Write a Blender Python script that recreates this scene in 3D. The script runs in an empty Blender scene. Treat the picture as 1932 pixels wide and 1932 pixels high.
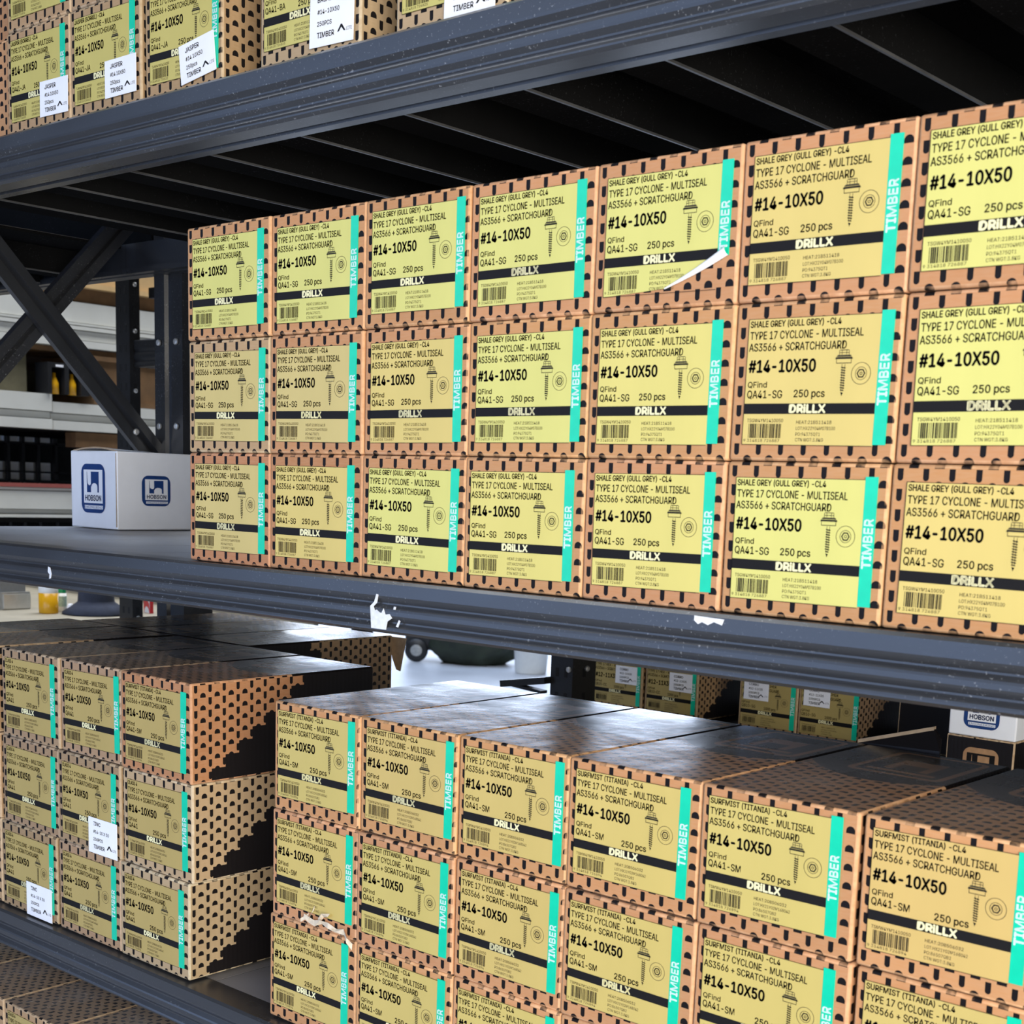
import bpy, bmesh, math, random
from mathutils import Vector, Matrix, noise
random.seed(7)
S = bpy.context.scene
C = S.collection
R = math.radians

# ------------------------------------------------------------------ camera
cam_d = bpy.data.cameras.new('camera'); cam = bpy.data.objects.new('camera', cam_d); C.objects.link(cam)
yaw, pitch, roll = .7109, -.1630, .0353
cf = Vector((-math.sin(yaw)*math.cos(pitch), math.cos(yaw)*math.cos(pitch), math.sin(pitch)))
cr = Vector((math.cos(yaw), math.sin(yaw), 0)); cu = cr.cross(cf)
cr2 = cr*math.cos(roll)+cu*math.sin(roll); cu2 = -cr*math.sin(roll)+cu*math.cos(roll)
m = Matrix((cr2, cu2, -cf)).transposed().to_4x4(); m.translation = Vector((1.4151, -.9990, .0958))
cam.matrix_world = m
cam_d.sensor_width = 36; cam_d.lens = 2667.77/1932*36
cam_d.shift_x = (966-1015.22)/1932; cam_d.shift_y = (1363.17-966)/1932
cam_d.clip_start = .02; cam_d.clip_end = 200
cam_d.dof.use_dof = True; cam_d.dof.focus_distance = 1.75; cam_d.dof.aperture_fstop = 16
S.camera = cam

# ------------------------------------------------------------------ world, lights, exposure
W = bpy.data.worlds.new('daylight'); S.world = W; W.use_nodes = True
nt = W.node_tree; bg = nt.nodes['Background']
bg.inputs[0].default_value = (.42, .60, 1.0, 1); bg.inputs[1].default_value = 2.8
def area(name, loc, target, sx, sy, power, col):
    l = bpy.data.lights.new(name, 'AREA'); l.shape = 'RECTANGLE'; l.size = sx; l.size_y = sy; l.energy = power; l.color = col
    o = bpy.data.objects.new(name, l); C.objects.link(o); o.location = loc
    o.rotation_euler = (Vector(target)-Vector(loc)).to_track_quat('-Z', 'Y').to_euler(); return o
area('door_daylight', (3.5, -2.05, .35), (1.3, 0, .0), 2.4, 2.4, 235, (1.0, .93, .80))
area('added_background_light', (-2.9, 2.4, 4.35), (-2.9, 2.4, 0), 2.4, 6.6, 330, (1.0, .98, .90))  # added overhead lamp to brighten the background packs, no known source
area('added_far_floor_light', (-7.6, 6.7, 4.35), (-7.6, 6.7, 0), 4.4, 7.0, 260, (.74, .86, 1.0))  # added overhead lamp to brighten the far floor, no known source
area('roller_door_daylight', (-10.8, 11.9, 1.05), (-10.8, 0, 1.05), 7.4, 4.8, 380, (.88, .94, 1.0))
S.view_settings.view_transform = 'Standard'; S.view_settings.look = 'None'
S.view_settings.exposure = 0.0; S.view_settings.gamma = 1.0; S.view_settings.use_curve_mapping = False

# ------------------------------------------------------------------ node helpers
class X:
    """a float socket with arithmetic"""
    def __init__(s, t, k): s.t = t; s.k = k
    def op(s, o, *a, clamp=False):
        n = s.t.nodes.new('ShaderNodeMath'); n.operation = o; n.use_clamp = clamp
        for i, v in enumerate((s,)+a):
            if isinstance(v, X): s.t.links.new(v.k, n.inputs[i])
            else: n.inputs[i].default_value = v
        return X(s.t, n.outputs[0])
    def __add__(s, o): return s.op('ADD', o)
    def __sub__(s, o): return s.op('SUBTRACT', o)
    def __mul__(s, o): return s.op('MULTIPLY', o)
    def __truediv__(s, o): return s.op('DIVIDE', o)
    def lt(s, o): return s.op('LESS_THAN', o)
    def gt(s, o): return s.op('GREATER_THAN', o)
    def abs(s): return s.op('ABSOLUTE')
    def min(s, o): return s.op('MINIMUM', o)
    def max(s, o): return s.op('MAXIMUM', o)
    def sqrt(s): return s.op('SQRT')
    def fract(s): return s.op('FRACT')
    def floor(s): return s.op('FLOOR')
def newmat(name):
    mt = bpy.data.materials.new(name); mt.use_nodes = True
    return mt, mt.node_tree, mt.node_tree.nodes['Principled BSDF']
def noise_tex(t, scale, detail=3, rough=.5, coord=None, stretch=None):
    n = t.nodes.new('ShaderNodeTexNoise'); n.inputs['Scale'].default_value = scale
    n.inputs['Detail'].default_value = detail; n.inputs['Roughness'].default_value = rough
    tc = t.nodes.new('ShaderNodeTexCoord'); src = tc.outputs[coord or 'Object']
    if stretch:
        mp = t.nodes.new('ShaderNodeMapping'); mp.inputs['Scale'].default_value = stretch
        t.links.new(src, mp.inputs[0]); src = mp.outputs[0]
    t.links.new(src, n.inputs['Vector']); return X(t, n.outputs[0])
def ramp(t, x, a, b, va=0., vb=1.):
    n = t.nodes.new('ShaderNodeMapRange'); n.inputs[1].default_value = a; n.inputs[2].default_value = b
    n.inputs[3].default_value = va; n.inputs[4].default_value = vb; t.links.new(x.k, n.inputs[0]); return X(t, n.outputs[0])
def mix(t, fac, a, b, mode='MIX'):
    n = t.nodes.new('ShaderNodeMix'); n.data_type = 'RGBA'; n.blend_type = mode
    for s_, v in ((0, fac), (6, a), (7, b)):
        if isinstance(v, X): t.links.new(v.k, n.inputs[s_])
        elif isinstance(v, bpy.types.NodeSocket): t.links.new(v, n.inputs[s_])
        elif isinstance(v, tuple): n.inputs[s_].default_value = v if len(v) == 4 else v+(1,)
        else: n.inputs[s_].default_value = v
    return n.outputs[2]
def bump(t, bs, h, strength, dist=.002):
    b = t.nodes.new('ShaderNodeBump'); b.inputs['Strength'].default_value = strength; b.inputs['Distance'].default_value = dist
    t.links.new(h.k, b.inputs['Height']); t.links.new(b.outputs[0], bs.inputs['Normal'])
def objcol(t):
    return t.nodes.new('ShaderNodeObjectInfo').outputs['Color']
def plain(name, col, rough=.5, metal=0., var=.12, scale=30., bmp=0., spec=.5):
    mt, t, b = newmat(name)
    n = noise_tex(t, scale, 4, .6)
    dark = tuple(c*(1-var) for c in col); lite = tuple(min(1, c*(1+var)) for c in col)
    t.links.new(mix(t, ramp(t, n, .3, .7), dark, lite), b.inputs['Base Color'])
    b.inputs['Roughness'].default_value = rough; b.inputs['Metallic'].default_value = metal
    b.inputs['Specular IOR Level'].default_value = spec
    if bmp: bump(t, b, n, bmp)
    return mt

# ------------------------------------------------------------------ carton materials (kraft colour = object colour)
PX, PZ = .0209, .0154
INK = (.009, .007, .007)
def uv(t):
    n = t.nodes.new('ShaderNodeUVMap'); n.uv_map = 'UVMap'
    s = t.nodes.new('ShaderNodeSeparateXYZ'); t.links.new(n.outputs[0], s.inputs[0])
    return X(t, s.outputs[0]), X(t, s.outputs[1])
def per(x, p, off): return ((x-off)/p+.5).fract()*p-p*.5
def bullet_pattern(t, u, v):
    du = per(u, PX, .0071); dv = per(v, PZ, .0093)
    lo = (dv+.0023).min(0.)
    slot = (du*du+lo*lo).sqrt().lt(.0024)*dv.lt(.0046)
    du2 = per(u, PX, .0071+PX/2); dv2 = per(v, PZ, .0093+PZ/2)
    hi = (dv2+.0010).max(0.)
    dome = (du2*du2+hi*hi).sqrt().lt(.0040)*dv2.gt(-.0030)
    return slot.max(dome)
def kraft_base(t):
    n = noise_tex(t, 14, 4, .6); f = noise_tex(t, 90, 2, .5, stretch=(1, 1, 6))
    c = mix(t, ramp(t, n, .3, .7), objcol(t), (.78, .80, .84), 'MULTIPLY')
    c2 = mix(t, ramp(t, n, .3, .7, .0, .35), objcol(t), c)
    return mix(t, ramp(t, f, .35, .7, 0, .12), c2, (.55, .42, .30))
def carton_mat(kind):
    mt, t, b = newmat('carton_'+kind); u, v = uv(t); base = kraft_base(t)
    if kind == 'front': black = bullet_pattern(t, u, v)
    elif kind == 'side':
        lim = ((v-.002)/PZ).floor()*.0206+.030
        black = bullet_pattern(t, u, v).max(u.gt(lim))
    elif kind == 'top':
        q = u-.085
        blk = v.gt(q*q*7.5+.128)
        # rounded square emblem in kraft on the black rear half
        ax = ((u-.0905).abs()-.036).max(0.); ay = ((v-.225).abs()-.048).max(0.)
        d = (ax*ax+ay*ay).sqrt()
        ring = d.lt(.011)*d.gt(.0045)
        inn = d.lt(.0045)
        ub = u-.0905; vb = v-.225
        legs = (ub.abs().gt(.013)*ub.abs().lt(.022)*vb.lt(.02)*vb.gt(-.03)).max(ub.abs().lt(.022)*vb.lt(.02)*vb.gt(-.004))
        foot = vb.lt(-.036)*vb.gt(-.044)*ub.abs().lt(.034)
        mark = ring.max(inn*(legs.max(foot)))
        black = (blk*(mark*-1.+1.)).max(bullet_pattern(t, u, v)*(blk*-1.+1.))
    elif kind == 'black': black = u.gt(-5.)
    else:
        w = noise_tex(t, 60, 3, .6)
        wk = mix(t, 1.0, objcol(t), (1.35, 1.6, 1.95), 'MULTIPLY')
        base = mix(t, ramp(t, w, .38, .6, .25, .9), base, wk)
        w2 = noise_tex(t, 35, 3, .6)
        black = bullet_pattern(t, u, v)*ramp(t, w2, .42, .56, 1., .25)
    col = mix(t, black, base, INK)
    sc = noise_tex(t, 140, 4, .7)
    col = mix(t, ramp(t, sc, .70, .76, 0, .35), col, (.62, .52, .42))
    b.inputs['Roughness'].default_value = .5; b.inputs['Specular IOR Level'].default_value = .12
    n = noise_tex(t, 9, 3, .5)
    if kind == 'top':
        dst = noise_tex(t, 7, 5, .7)
        grain = noise_tex(t, 420, 2, .5)
        dust = (ramp(t, dst, .35, .7, .12, .5)+ramp(t, grain, .60, .68, 0, .25)).op('MINIMUM', .65)
        col = mix(t, dust, col, (.36, .335, .315))
        t.links.new(ramp(t, dst, .3, .7, .14, .34).k, b.inputs['Roughness'])
        bump(t, b, n, .4, .006); b.inputs['Specular IOR Level'].default_value = .9
    elif kind in ('black', 'side'):
        wv = (u*900.).op('SINE')
        bump(t, b, wv*.1+n, .25, .002)
        b.inputs['Roughness'].default_value = .38; b.inputs['Specular IOR Level'].default_value = .4
    else: bump(t, b, n, .3, .003)
    t.links.new(col, b.inputs['Base Color'])
    return mt
M = {}
for k in ('front', 'side', 'top', 'edge', 'black'): M[k] = carton_mat(k)
CARTON_SLOTS = [M['front'], M['side'], M['top'], M['edge'], M['black']]

def label_mat():
    mt, t, b = newmat('label_paper')
    n = noise_tex(t, 18, 3, .6, stretch=(1, 1, .3)); g = noise_tex(t, 300, 2, .5)
    c = mix(t, ramp(t, n, .3, .7, 0, .5), objcol(t), mix(t, 1.0, objcol(t), (.86, .88, .85), 'MULTIPLY'))
    t.links.new(c, b.inputs['Base Color']); b.inputs['Roughness'].default_value = .38
    b.inputs['Specular IOR Level'].default_value = .3
    bump(t, b, n, .2, .003); return mt
M['label'] = label_mat()
M['ink'] = plain('black_ink', (.010, .009, .009), .6, var=.05, spec=.15)
M['faint_ink'] = plain('faint_black_ink', (.055, .048, .025), .6, var=.2, scale=400, spec=.2)
M['cream_ink'] = plain('cream_lettering', (.80, .74, .42), .5, var=.05)
M['teal'] = plain('teal_film', (.0, .54, .325), .35, var=.06, scale=60)
M['white_ink'] = plain('white_lettering', (.78, .93, .90), .45, var=.08, scale=200)
M['sticker'] = plain('white_sticker', (.86, .86, .88), .5, var=.03)
M['blue_ink'] = plain('navy_blue_print', (.008, .045, .19), .45, var=.15, scale=120)
M['white_card'] = plain('white_cardboard', (.90, .92, .96), .55, var=.04, scale=12, bmp=.15)
M['card_edge'] = plain('raw_cardboard', (.42, .31, .20), .7, var=.2, scale=80)
M['copper_ink'] = plain('copper_print', (.42, .24, .12), .5, var=.15, scale=100)
def paint_mat(name, col, rough, speck=.5, spec=.5):
    mt, t, b = newmat(name)
    n = noise_tex(t, 6, 5, .65, stretch=(.4, 1, 1)); s = noise_tex(t, 330, 2, .6); s2 = noise_tex(t, 5, 2, .5)
    c = mix(t, ramp(t, n, .3, .75, 0, .6), col, tuple(x*1.5+.004 for x in col))
    sp = ramp(t, s, .64, .72, 0, 1.)*ramp(t, s2, .42, .62, 0, speck)
    c = mix(t, sp, c, (.40, .41, .42))
    t.links.new(c, b.inputs['Base Color']); t.links.new(ramp(t, n, .3, .7, rough-.06, rough+.1).k, b.inputs['Roughness'])
    bump(t, b, s, .05, .001); b.inputs['Specular IOR Level'].default_value = spec; return mt
M['paint'] = paint_mat('charcoal_paint', (.021, .022, .025), .30, spec=.9)
M['deck'] = paint_mat('dusty_black_deck', (.010, .010, .010), .7, .1, .0)
M['deck_top'] = paint_mat('worn_deck_surface', (.20, .19, .185), .42, .3)
M['edge_highlight'] = plain('panel_edge_highlight', (.10, .10, .10), .45, var=.3, scale=20)
M['chip'] = plain('bare_metal_chip', (.72, .73, .74), .5, var=.1, scale=200)
M['zinc'] = plain('zinc_bolt', (.62, .62, .60), .35, .6, var=.1)
M['hole'] = plain('slot_shadow_steel', (.006, .006, .006), .7)

# ------------------------------------------------------------------ mesh helpers
def link(name, me, parent=None, loc=None, rot=None):
    o = bpy.data.objects.new(name, me); C.objects.link(o)
    if parent: o.parent = parent
    if loc is not None: o.location = loc
    if rot is not None: o.rotation_euler = rot
    return o
def tag(o, label, cat, group=None, kind=None):
    o['label'] = label; o['category'] = cat
    if group: o['group'] = group
    if kind: o['kind'] = kind
    return o
def struct(o): o['kind'] = 'structure'; return o
def empty(name, loc=(0, 0, 0), rot=(0, 0, 0)):
    return link(name, None, None, loc, rot)
class MB:
    def __init__(s): s.v = []; s.f = []; s.mi = []
    def poly(s, pts, mi=0):
        b = len(s.v); s.v += [tuple(p) for p in pts]; s.f.append(tuple(range(b, b+len(pts)))); s.mi.append(mi)
    def raw(s, vs, fs, mi=0):
        b = len(s.v); s.v += [tuple(p) for p in vs]
        for f in fs: s.f.append(tuple(i+b for i in f)); s.mi.append(mi)
    def box(s, a, b, mi=0):
        x0, y0, z0 = a; x1, y1, z1 = b
        s.raw([(x0, y0, z0), (x1, y0, z0), (x1, y1, z0), (x0, y1, z0), (x0, y0, z1), (x1, y0, z1), (x1, y1, z1), (x0, y1, z1)],
              [(0, 3, 2, 1), (4, 5, 6, 7), (0, 1, 5, 4), (1, 2, 6, 5), (2, 3, 7, 6), (3, 0, 4, 7)], mi)
    def obox(s, c, ax, ay, az, hx, hy, hz, mi=0):
        c, ax, ay, az = map(Vector, (c, ax, ay, az)); vs = []
        for k in (-1, 1):
            for i, j in ((-1, -1), (1, -1), (1, 1), (-1, 1)): vs.append(c+ax*hx*i+ay*hy*j+az*hz*k)
        s.raw(vs, [(0, 3, 2, 1), (4, 5, 6, 7), (0, 1, 5, 4), (1, 2, 6, 5), (2, 3, 7, 6), (3, 0, 4, 7)], mi)
    def sweep(s, prof, p0, p1, ax, ay, mi=0, closed=True, cap=True):
        p0, p1, ax, ay = map(Vector, (p0, p1, ax, ay)); n = len(prof)
        vs = [p+ax*a+ay*b for p in (p0, p1) for a, b in prof]
        fs = [(i, (i+1) % n, n+(i+1) % n, n+i) for i in range(n if closed else n-1)]
        if cap and closed: fs += [tuple(range(n-1, -1, -1)), tuple(range(n, 2*n))]
        s.raw(vs, fs, mi)
    def lathe(s, prof, c, n=24, mi=0):
        c = Vector(c); vs = []; fs = []
        for r, z in prof:
            for k in range(n):
                a = 2*math.pi*k/n; vs.append(c+Vector((r*math.cos(a), r*math.sin(a), z)))
        for j in range(len(prof)-1):
            for k in range(n): fs.append((j*n+k, j*n+(k+1) % n, (j+1)*n+(k+1) % n, (j+1)*n+k))
        s.raw(vs, fs, mi)
    def mesh(s, name, mats, smooth=False):
        me = bpy.data.meshes.new(name); me.from_pydata(s.v, [], s.f)
        for mm in (mats if isinstance(mats, (list, tuple)) else [mats]): me.materials.append(mm)
        me.polygons.foreach_set('material_index', s.mi)
        if smooth: me.polygons.foreach_set('use_smooth', [True]*len(s.f))
        bm = bmesh.new(); bm.from_mesh(me); bmesh.ops.recalc_face_normals(bm, faces=bm.faces); bm.to_mesh(me); bm.free()
        me.update(); return me
    def build(s, name, mats, parent=None, loc=None, rot=None, smooth=False):
        return link(name, s.mesh(name, mats, smooth), parent, loc, rot)

try:
    FONT = bpy.data.fonts.load(bpy.utils.system_resource('DATAFILES')+'/fonts/Inter.woff2')   # Blender's own interface font
except Exception:
    FONT = None
# flat print in the local x-z plane, facing -y
_txt = {}
def text_geo(body, bold=0.):
    k = (body, bold)
    if k not in _txt:
        cu_ = bpy.data.curves.new('t', 'FONT'); cu_.body = body; cu_.resolution_u = 4; cu_.fill_mode = 'FRONT'
        if FONT: cu_.font = FONT
        ob = bpy.data.objects.new('t', cu_); me = bpy.data.meshes.new_from_object(ob)
        vs = [v.co.to_2d() for v in me.vertices]; fs = [tuple(p.vertices) for p in me.polygons]
        bpy.data.objects.remove(ob); bpy.data.meshes.remove(me); bpy.data.curves.remove(cu_)
        _txt[k] = (vs, fs, min(v.x for v in vs), max(v.x for v in vs))
    return _txt[k]
CAP = max(v.y for v in text_geo('H')[0])
class Flat(MB):
    def rect(s, x0, z0, x1, z1, mi=0, y=0): s.poly([(x0, y, z0), (x1, y, z0), (x1, y, z1), (x0, y, z1)], mi)
    def shape(s, pts, mi=0, y=0): s.poly([(a, y, b) for a, b in pts], mi)
    def text(s, body, x, z, cap, right=None, mi=0, bold=0., y=0, vert=False):
        vs, fs, a, b = text_geo(body, bold); sz = cap/CAP
        sx = (right-x)/(b-a) if right else sz
        for ox, oz in ([(0, 0)] if not bold else [(-bold, 0), (bold, 0), (0, bold), (0, -bold)]):
            s.put(vs, fs, a, b, sx, sz, x+ox*cap, z+oz*cap, right, mi, y, vert)
    def put(s, vs, fs, a, b, sx, sz, x, z, right, mi, y, vert):
        if vert: pts = [(x-v.y*sz, y, z+(v.x-a)*((right-z)/(b-a))) for v in vs]
        else: pts = [(x+(v.x-a)*sx, y, z+v.y*sz) for v in vs]
        s.raw(pts, fs, mi)
    def ring(s, cx, cz, r0, r1, n=28, mi=0, y=0):
        vs = []; fs = []
        for k in range(n):
            a = 2*math.pi*k/n
            for r in (r0, r1): vs.append((cx+r*math.cos(a), y, cz+r*math.sin(a)))
        for k in range(n): q = (k+1) % n; fs.append((2*k, 2*k+1, 2*q+1, 2*q))
        s.raw(vs, fs, mi)
    def rrect(s, x0, z0, x1, z1, r, mi=0, y=0, n=6):
        pts = []
        for cx, cz, a0 in ((x1-r, z1-r, 0), (x0+r, z1-r, 90), (x0+r, z0+r, 180), (x1-r, z0+r, 270)):
            for k in range(n+1):
                a = R(a0+90*k/n); pts.append((cx+r*math.cos(a), y, cz+r*math.sin(a)))
        s.poly(pts, mi)
    def mesh(s, name, mats, smooth=False):
        me = bpy.data.meshes.new(name); me.from_pydata(s.v, [], s.f)
        for mm in (mats if isinstance(mats, (list, tuple)) else [mats]): me.materials.append(mm)
        me.polygons.foreach_set('material_index', s.mi); me.update(); return me

# ------------------------------------------------------------------ gold product label
LW, LH = .1178, .099
LINES = {
 'SG': ('SHALE GREY (GULL GREY) -CL4', 'TYPE 17 CYCLONE - MULTISEAL', 'AS3566 + SCRATCHGUARD', '#14-10X50', 'QA41-SG', '250 pcs',
        'TSGW4YM1410050', '9 314818 726887', ('HEAT:21B511418', 'LOT:HX22Y04M07B100', 'PO:94375QT1', 'CTN WGT:3.8KG')),
 'SM': ('SURFMIST (TITANIA) -CL4', 'TYPE 17 CYCLONE - MULTISEAL', 'AS3566 + SCRATCHGUARD', '#14-10X50', 'QA41-SM', '250 pcs',
        'TSMW4YM1410050', '9 314818 726894', ('HEAT:20B506032', 'LOT:HX21Y02M168042', 'PO:86507QB2', 'CTN WGT:3.8KG')),
 'C4': ('CLASS 4', 'TYPE 17 CYCLONE - MULTISEAL', 'AS3566 + SCRATCHGUARD', '#14-10X50', 'QA41', '250 pcs',
        'TZAW4YM1410050', '9 314818 726801', ('HEAT:20B506032', 'LOT:HX21Y02M168042', 'PO:86507QB2', 'CTN WGT:3.8KG')),
 'JA': ('JASPER (SORREL) -CL4', 'TYPE 17 CYCLONE - MULTISEAL', 'AS3566 + SCRATCHGUARD', '#14-10X50', 'QA41-JA', '250 pcs',
        'TJAW4YM1410050', '9 314818 726832', ('HEAT:21B511418', 'LOT:HX22Y04M07B100', 'PO:94375QT1', 'CTN WGT:3.8KG')),
 'BA': ('BASALT -CL4', 'TYPE 17 CYCLONE - MULTISEAL', 'AS3566 + SCRATCHGUARD', '#14-10X50', 'QA41-BA', '250 pcs',
        'TBAW4YM1410050', '9 314818 726825', ('HEAT:21B511418', 'LOT:HX22Y04M07B100', 'PO:94375QT1', 'CTN WGT:3.8KG')),
 'CC': ('CLASS 4', 'TYPE 17 HEX - WASHER', 'AS3566 + SCRATCHGUARD', '#12-11X35', 'QB10-CC', '1000 pcs',
        'TCCW4YM1211035', '9 314818 726726', ('HEAT:20B506032', 'LOT:HX21Y02M168042', 'PO:86507QB2', 'CTN WGT:3.8KG')),
 'SB': ('SHALE GREY -CL4', 'TYPE 17 HEX - WASHER', 'AS3566 + SCRATCHGUARD', '#12-11X35', 'QB10-SG', '1000 pcs',
        'TSGW4YM1211035', '9 314818 726733', ('HEAT:20B506032', 'LOT:HX21Y02M168042', 'PO:86507QB2', 'CTN WGT:3.8KG')),
}
def shorter(line, full, right, left): return left+(right-left)*len(line)/len(full)
_prints = {}
def print_mesh(v):
    if v in _prints: return _prints[v]
    L = LINES[v]; f = Flat(); ink, faint, cream = 0, 1, 2
    r1 = {'SG': .0838, 'SM': .077, 'C4': .022, 'JA': .066, 'BA': .036}.get(v, .05)
    f.text(L[0], .0016, .0925, .0047, r1, ink, .035)
    f.text(L[1], .0018, .0830, .0060, .1035 if 'CYCLONE' in L[1] else .083, ink, .02)
    f.text(L[2], .0014, .0738, .0060, .0897, ink, .02)
    f.text(L[3], .0024, .0572, .0093, .0636, ink, .05)
    f.text('QFind', .0023, .0452, .0045, .0202, ink, .02)
    f.text(L[4], .0023, .0368, .0060, .0350 if '-' in L[4] else .022, ink, .02)
    q = (.0458, .0374) if v == 'SG' else (.056, .0355)
    f.text(L[5], q[0], q[1], .0056, q[0]+.0277, ink, .03)
    f.rect(0, .0243, LW, .0325, ink)
    f.text('DRiLLX', .0428, .0255, .0060, .0750, cream, .09, -.0001)
    f.text(L[6], .0037, .0178, .0027, .0376, ink)
    rnd = random.Random(hash(v) % 1000 if False else sum(map(ord, v))); x = .0055
    while x < .0362:
        w = rnd.choice((.0004, .0004, .0007, .0011)); f.rect(x, .0052, min(x+w, .0364), .0166, ink); x += w+rnd.choice((.0004, .0004, .0007, .001))
    f.text(L[7], .0013, .0021, .0023, .0352, faint)
    for i, (s_, rr) in enumerate(zip(L[8], (.0814, .0850, .072, .0750))):
        f.text(s_, .0498, (.0166, .0119, .0073, .0029)[i], .0026, rr, ink if i == 0 else faint)
    # hex-head screw drawing
    cx = .0883
    f.rect(cx-.0038, .0724, cx+.0038, .0730, faint); f.rect(cx-.0043, .0705, cx+.0043, .0709, ink)
    for dx in (-.0042, -.002, .002, .0042): f.rect(cx+dx-.0002, .0690, cx+dx+.0002, .0726, faint)
    f.shape([(cx-.0077, .0659), (cx+.0077, .0659), (cx+.0070, .0673), (cx-.0070, .0673)], ink)
    f.shape([(cx-.0066, .0676), (cx+.0066, .0676), (cx+.0055, .0690), (cx-.0055, .0690)], faint)
    f.rect(cx-.0066, .0626, cx+.0066, .0631, ink); f.rect(cx-.0066, .0626, cx-.0062, .0660, ink); f.rect(cx+.0062, .0626, cx+.0066, .0660, ink)
    z = .0622
    f.rect(cx-.0014, .0595, cx-.0011, .0622, ink); f.rect(cx+.0011, .0595, cx+.0014, .0622, ink)
    f.rect(cx-.0011, .0415, cx-.0007, .0600, faint); f.rect(cx+.0007, .0415, cx+.0011, .0600, faint)
    z = .0600
    while z > .0400:
        w = .0020 if z > .045 else .0020*max(.25, (z-.037)/.008)
        f.shape([(cx-w, z), (cx+w, z-.0006), (cx+w, z-.0014), (cx-w, z-.0008)], ink); z -= .0019
    f.shape([(cx-.0008, .0402), (cx+.0008, .0402), (cx, .0378)], ink)
    f.ring(.1038, .0548, .0080, .0084, mi=faint); f.ring(.1038, .0548, .0046, .0050, mi=faint); f.ring(.1038, .0548, .0026, .0037, 6, ink); f.ring(.1038, .0548, .0008, .0013, 8, ink)
    for a, b, c_, d in ((0, -.0002, LW, .0002), (0, LH-.0003, LW, LH+.0001), (-.0002, 0, .0002, LH)): f.rect(a, b, c_, d, ink)
    _prints[v] = f.mesh('print', [M['ink'], M['faint_ink'], M['cream_ink']]); return _prints[v]
def lab_mesh():
    b = MB(); b.box((0, -.0003, 0), (LW, .0004, LH)); return b.mesh('label', M['label'])
def torn_mesh():
    b = MB(); pts = [(0, 0), (.064, .0035), (.086, .010), (.100, .0165), (LW, .0245), (LW, LH), (0, LH)]
    n = len(pts); b.raw([(x, y, z) for y in (-.0003, .0004) for x, z in pts],
        [tuple(range(n)), tuple(range(2*n-1, n-1, -1))]+[(i, n+i, n+(i+1) % n, (i+1) % n) for i in range(n)])
    return b.mesh('label', M['label'])
def strip_mesh():
    b = MB(); b.box((LW+.0001, -.0005, .001), (.1286, .0004, .1012)); return b.mesh('teal_strip', M['teal'])
def word_mesh():
    f = Flat(); f.text('TIMBER', .1270, .0310, .0074, .0690, 0, .05, 0, True); return f.mesh('strip_lettering', M['white_ink'])
def short_strip_mesh():
    b = MB(); b.box((LW+.0001, -.0005, .0265), (.1286, .0004, .1012)); return b.mesh('teal_strip', M['teal'])
SHORT = short_strip_mesh()
LAB, TORN, STRIP, WORD = lab_mesh(), torn_mesh(), strip_mesh(), word_mesh()
GOLD = (.57, .428, .138)
SHALE = [(.62, .57, .18), (.60, .53, .17), (.60, .50, .16), (.58, .58, .20)]
def add_label(box, variant, col, lx=.0115, lz=.0125, rot=0., torn=False):
    l = link('label', TORN if torn else LAB, box, (lx, -.0007, lz), (0, rot, 0)); l.color = (*col, 1)
    link('label_print', print_mesh(variant), l, (0, -.0005, 0))
    link('teal_strip', SHORT if torn else STRIP, l, (0, 0, 0)); link('strip_lettering', WORD, l, (0, -.0008, 0))
    return l
_stk = {}
def add_sticker(box, lines, lx, lz, rot=0., w=.065, h=.042, mark=True):
    k = tuple(lines)+(w, h)
    if k not in _stk:
        b = MB(); b.box((0, -.0003, 0), (w, .0003, h)); f = Flat(); n = len(lines); y = h-.010
        for i, s_ in enumerate(lines):
            cap = .0050 if i in (0, n-1) else .0042
            f.text(s_, .012 if n == 4 and w < .07 else .005, y, cap, None, 0 if i in (0, n-1) else 1, .03); y -= h*.215
        if mark:
            for p in ([(w-.024, h*.2), (w-.019, h*.33), (w-.017, h*.33), (w-.0115, h*.2), (w-.014, h*.2), (w-.018, h*.28), (w-.0215, h*.2)],): f.shape(p, 0)
            f.text('LITE', w-.0105, h*.2, .0032, w-.002, 1)
        _stk[k] = (b.mesh('sticker', M['sticker']), f.mesh('sticker_print', [M['ink'], M['faint_ink']]))
    s = link('sticker', _stk[k][0], box, (lx, -.0022, lz), (0, rot, 0)); link('sticker_print', _stk[k][1], s, (0, -.0005, 0))
    return s

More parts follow.
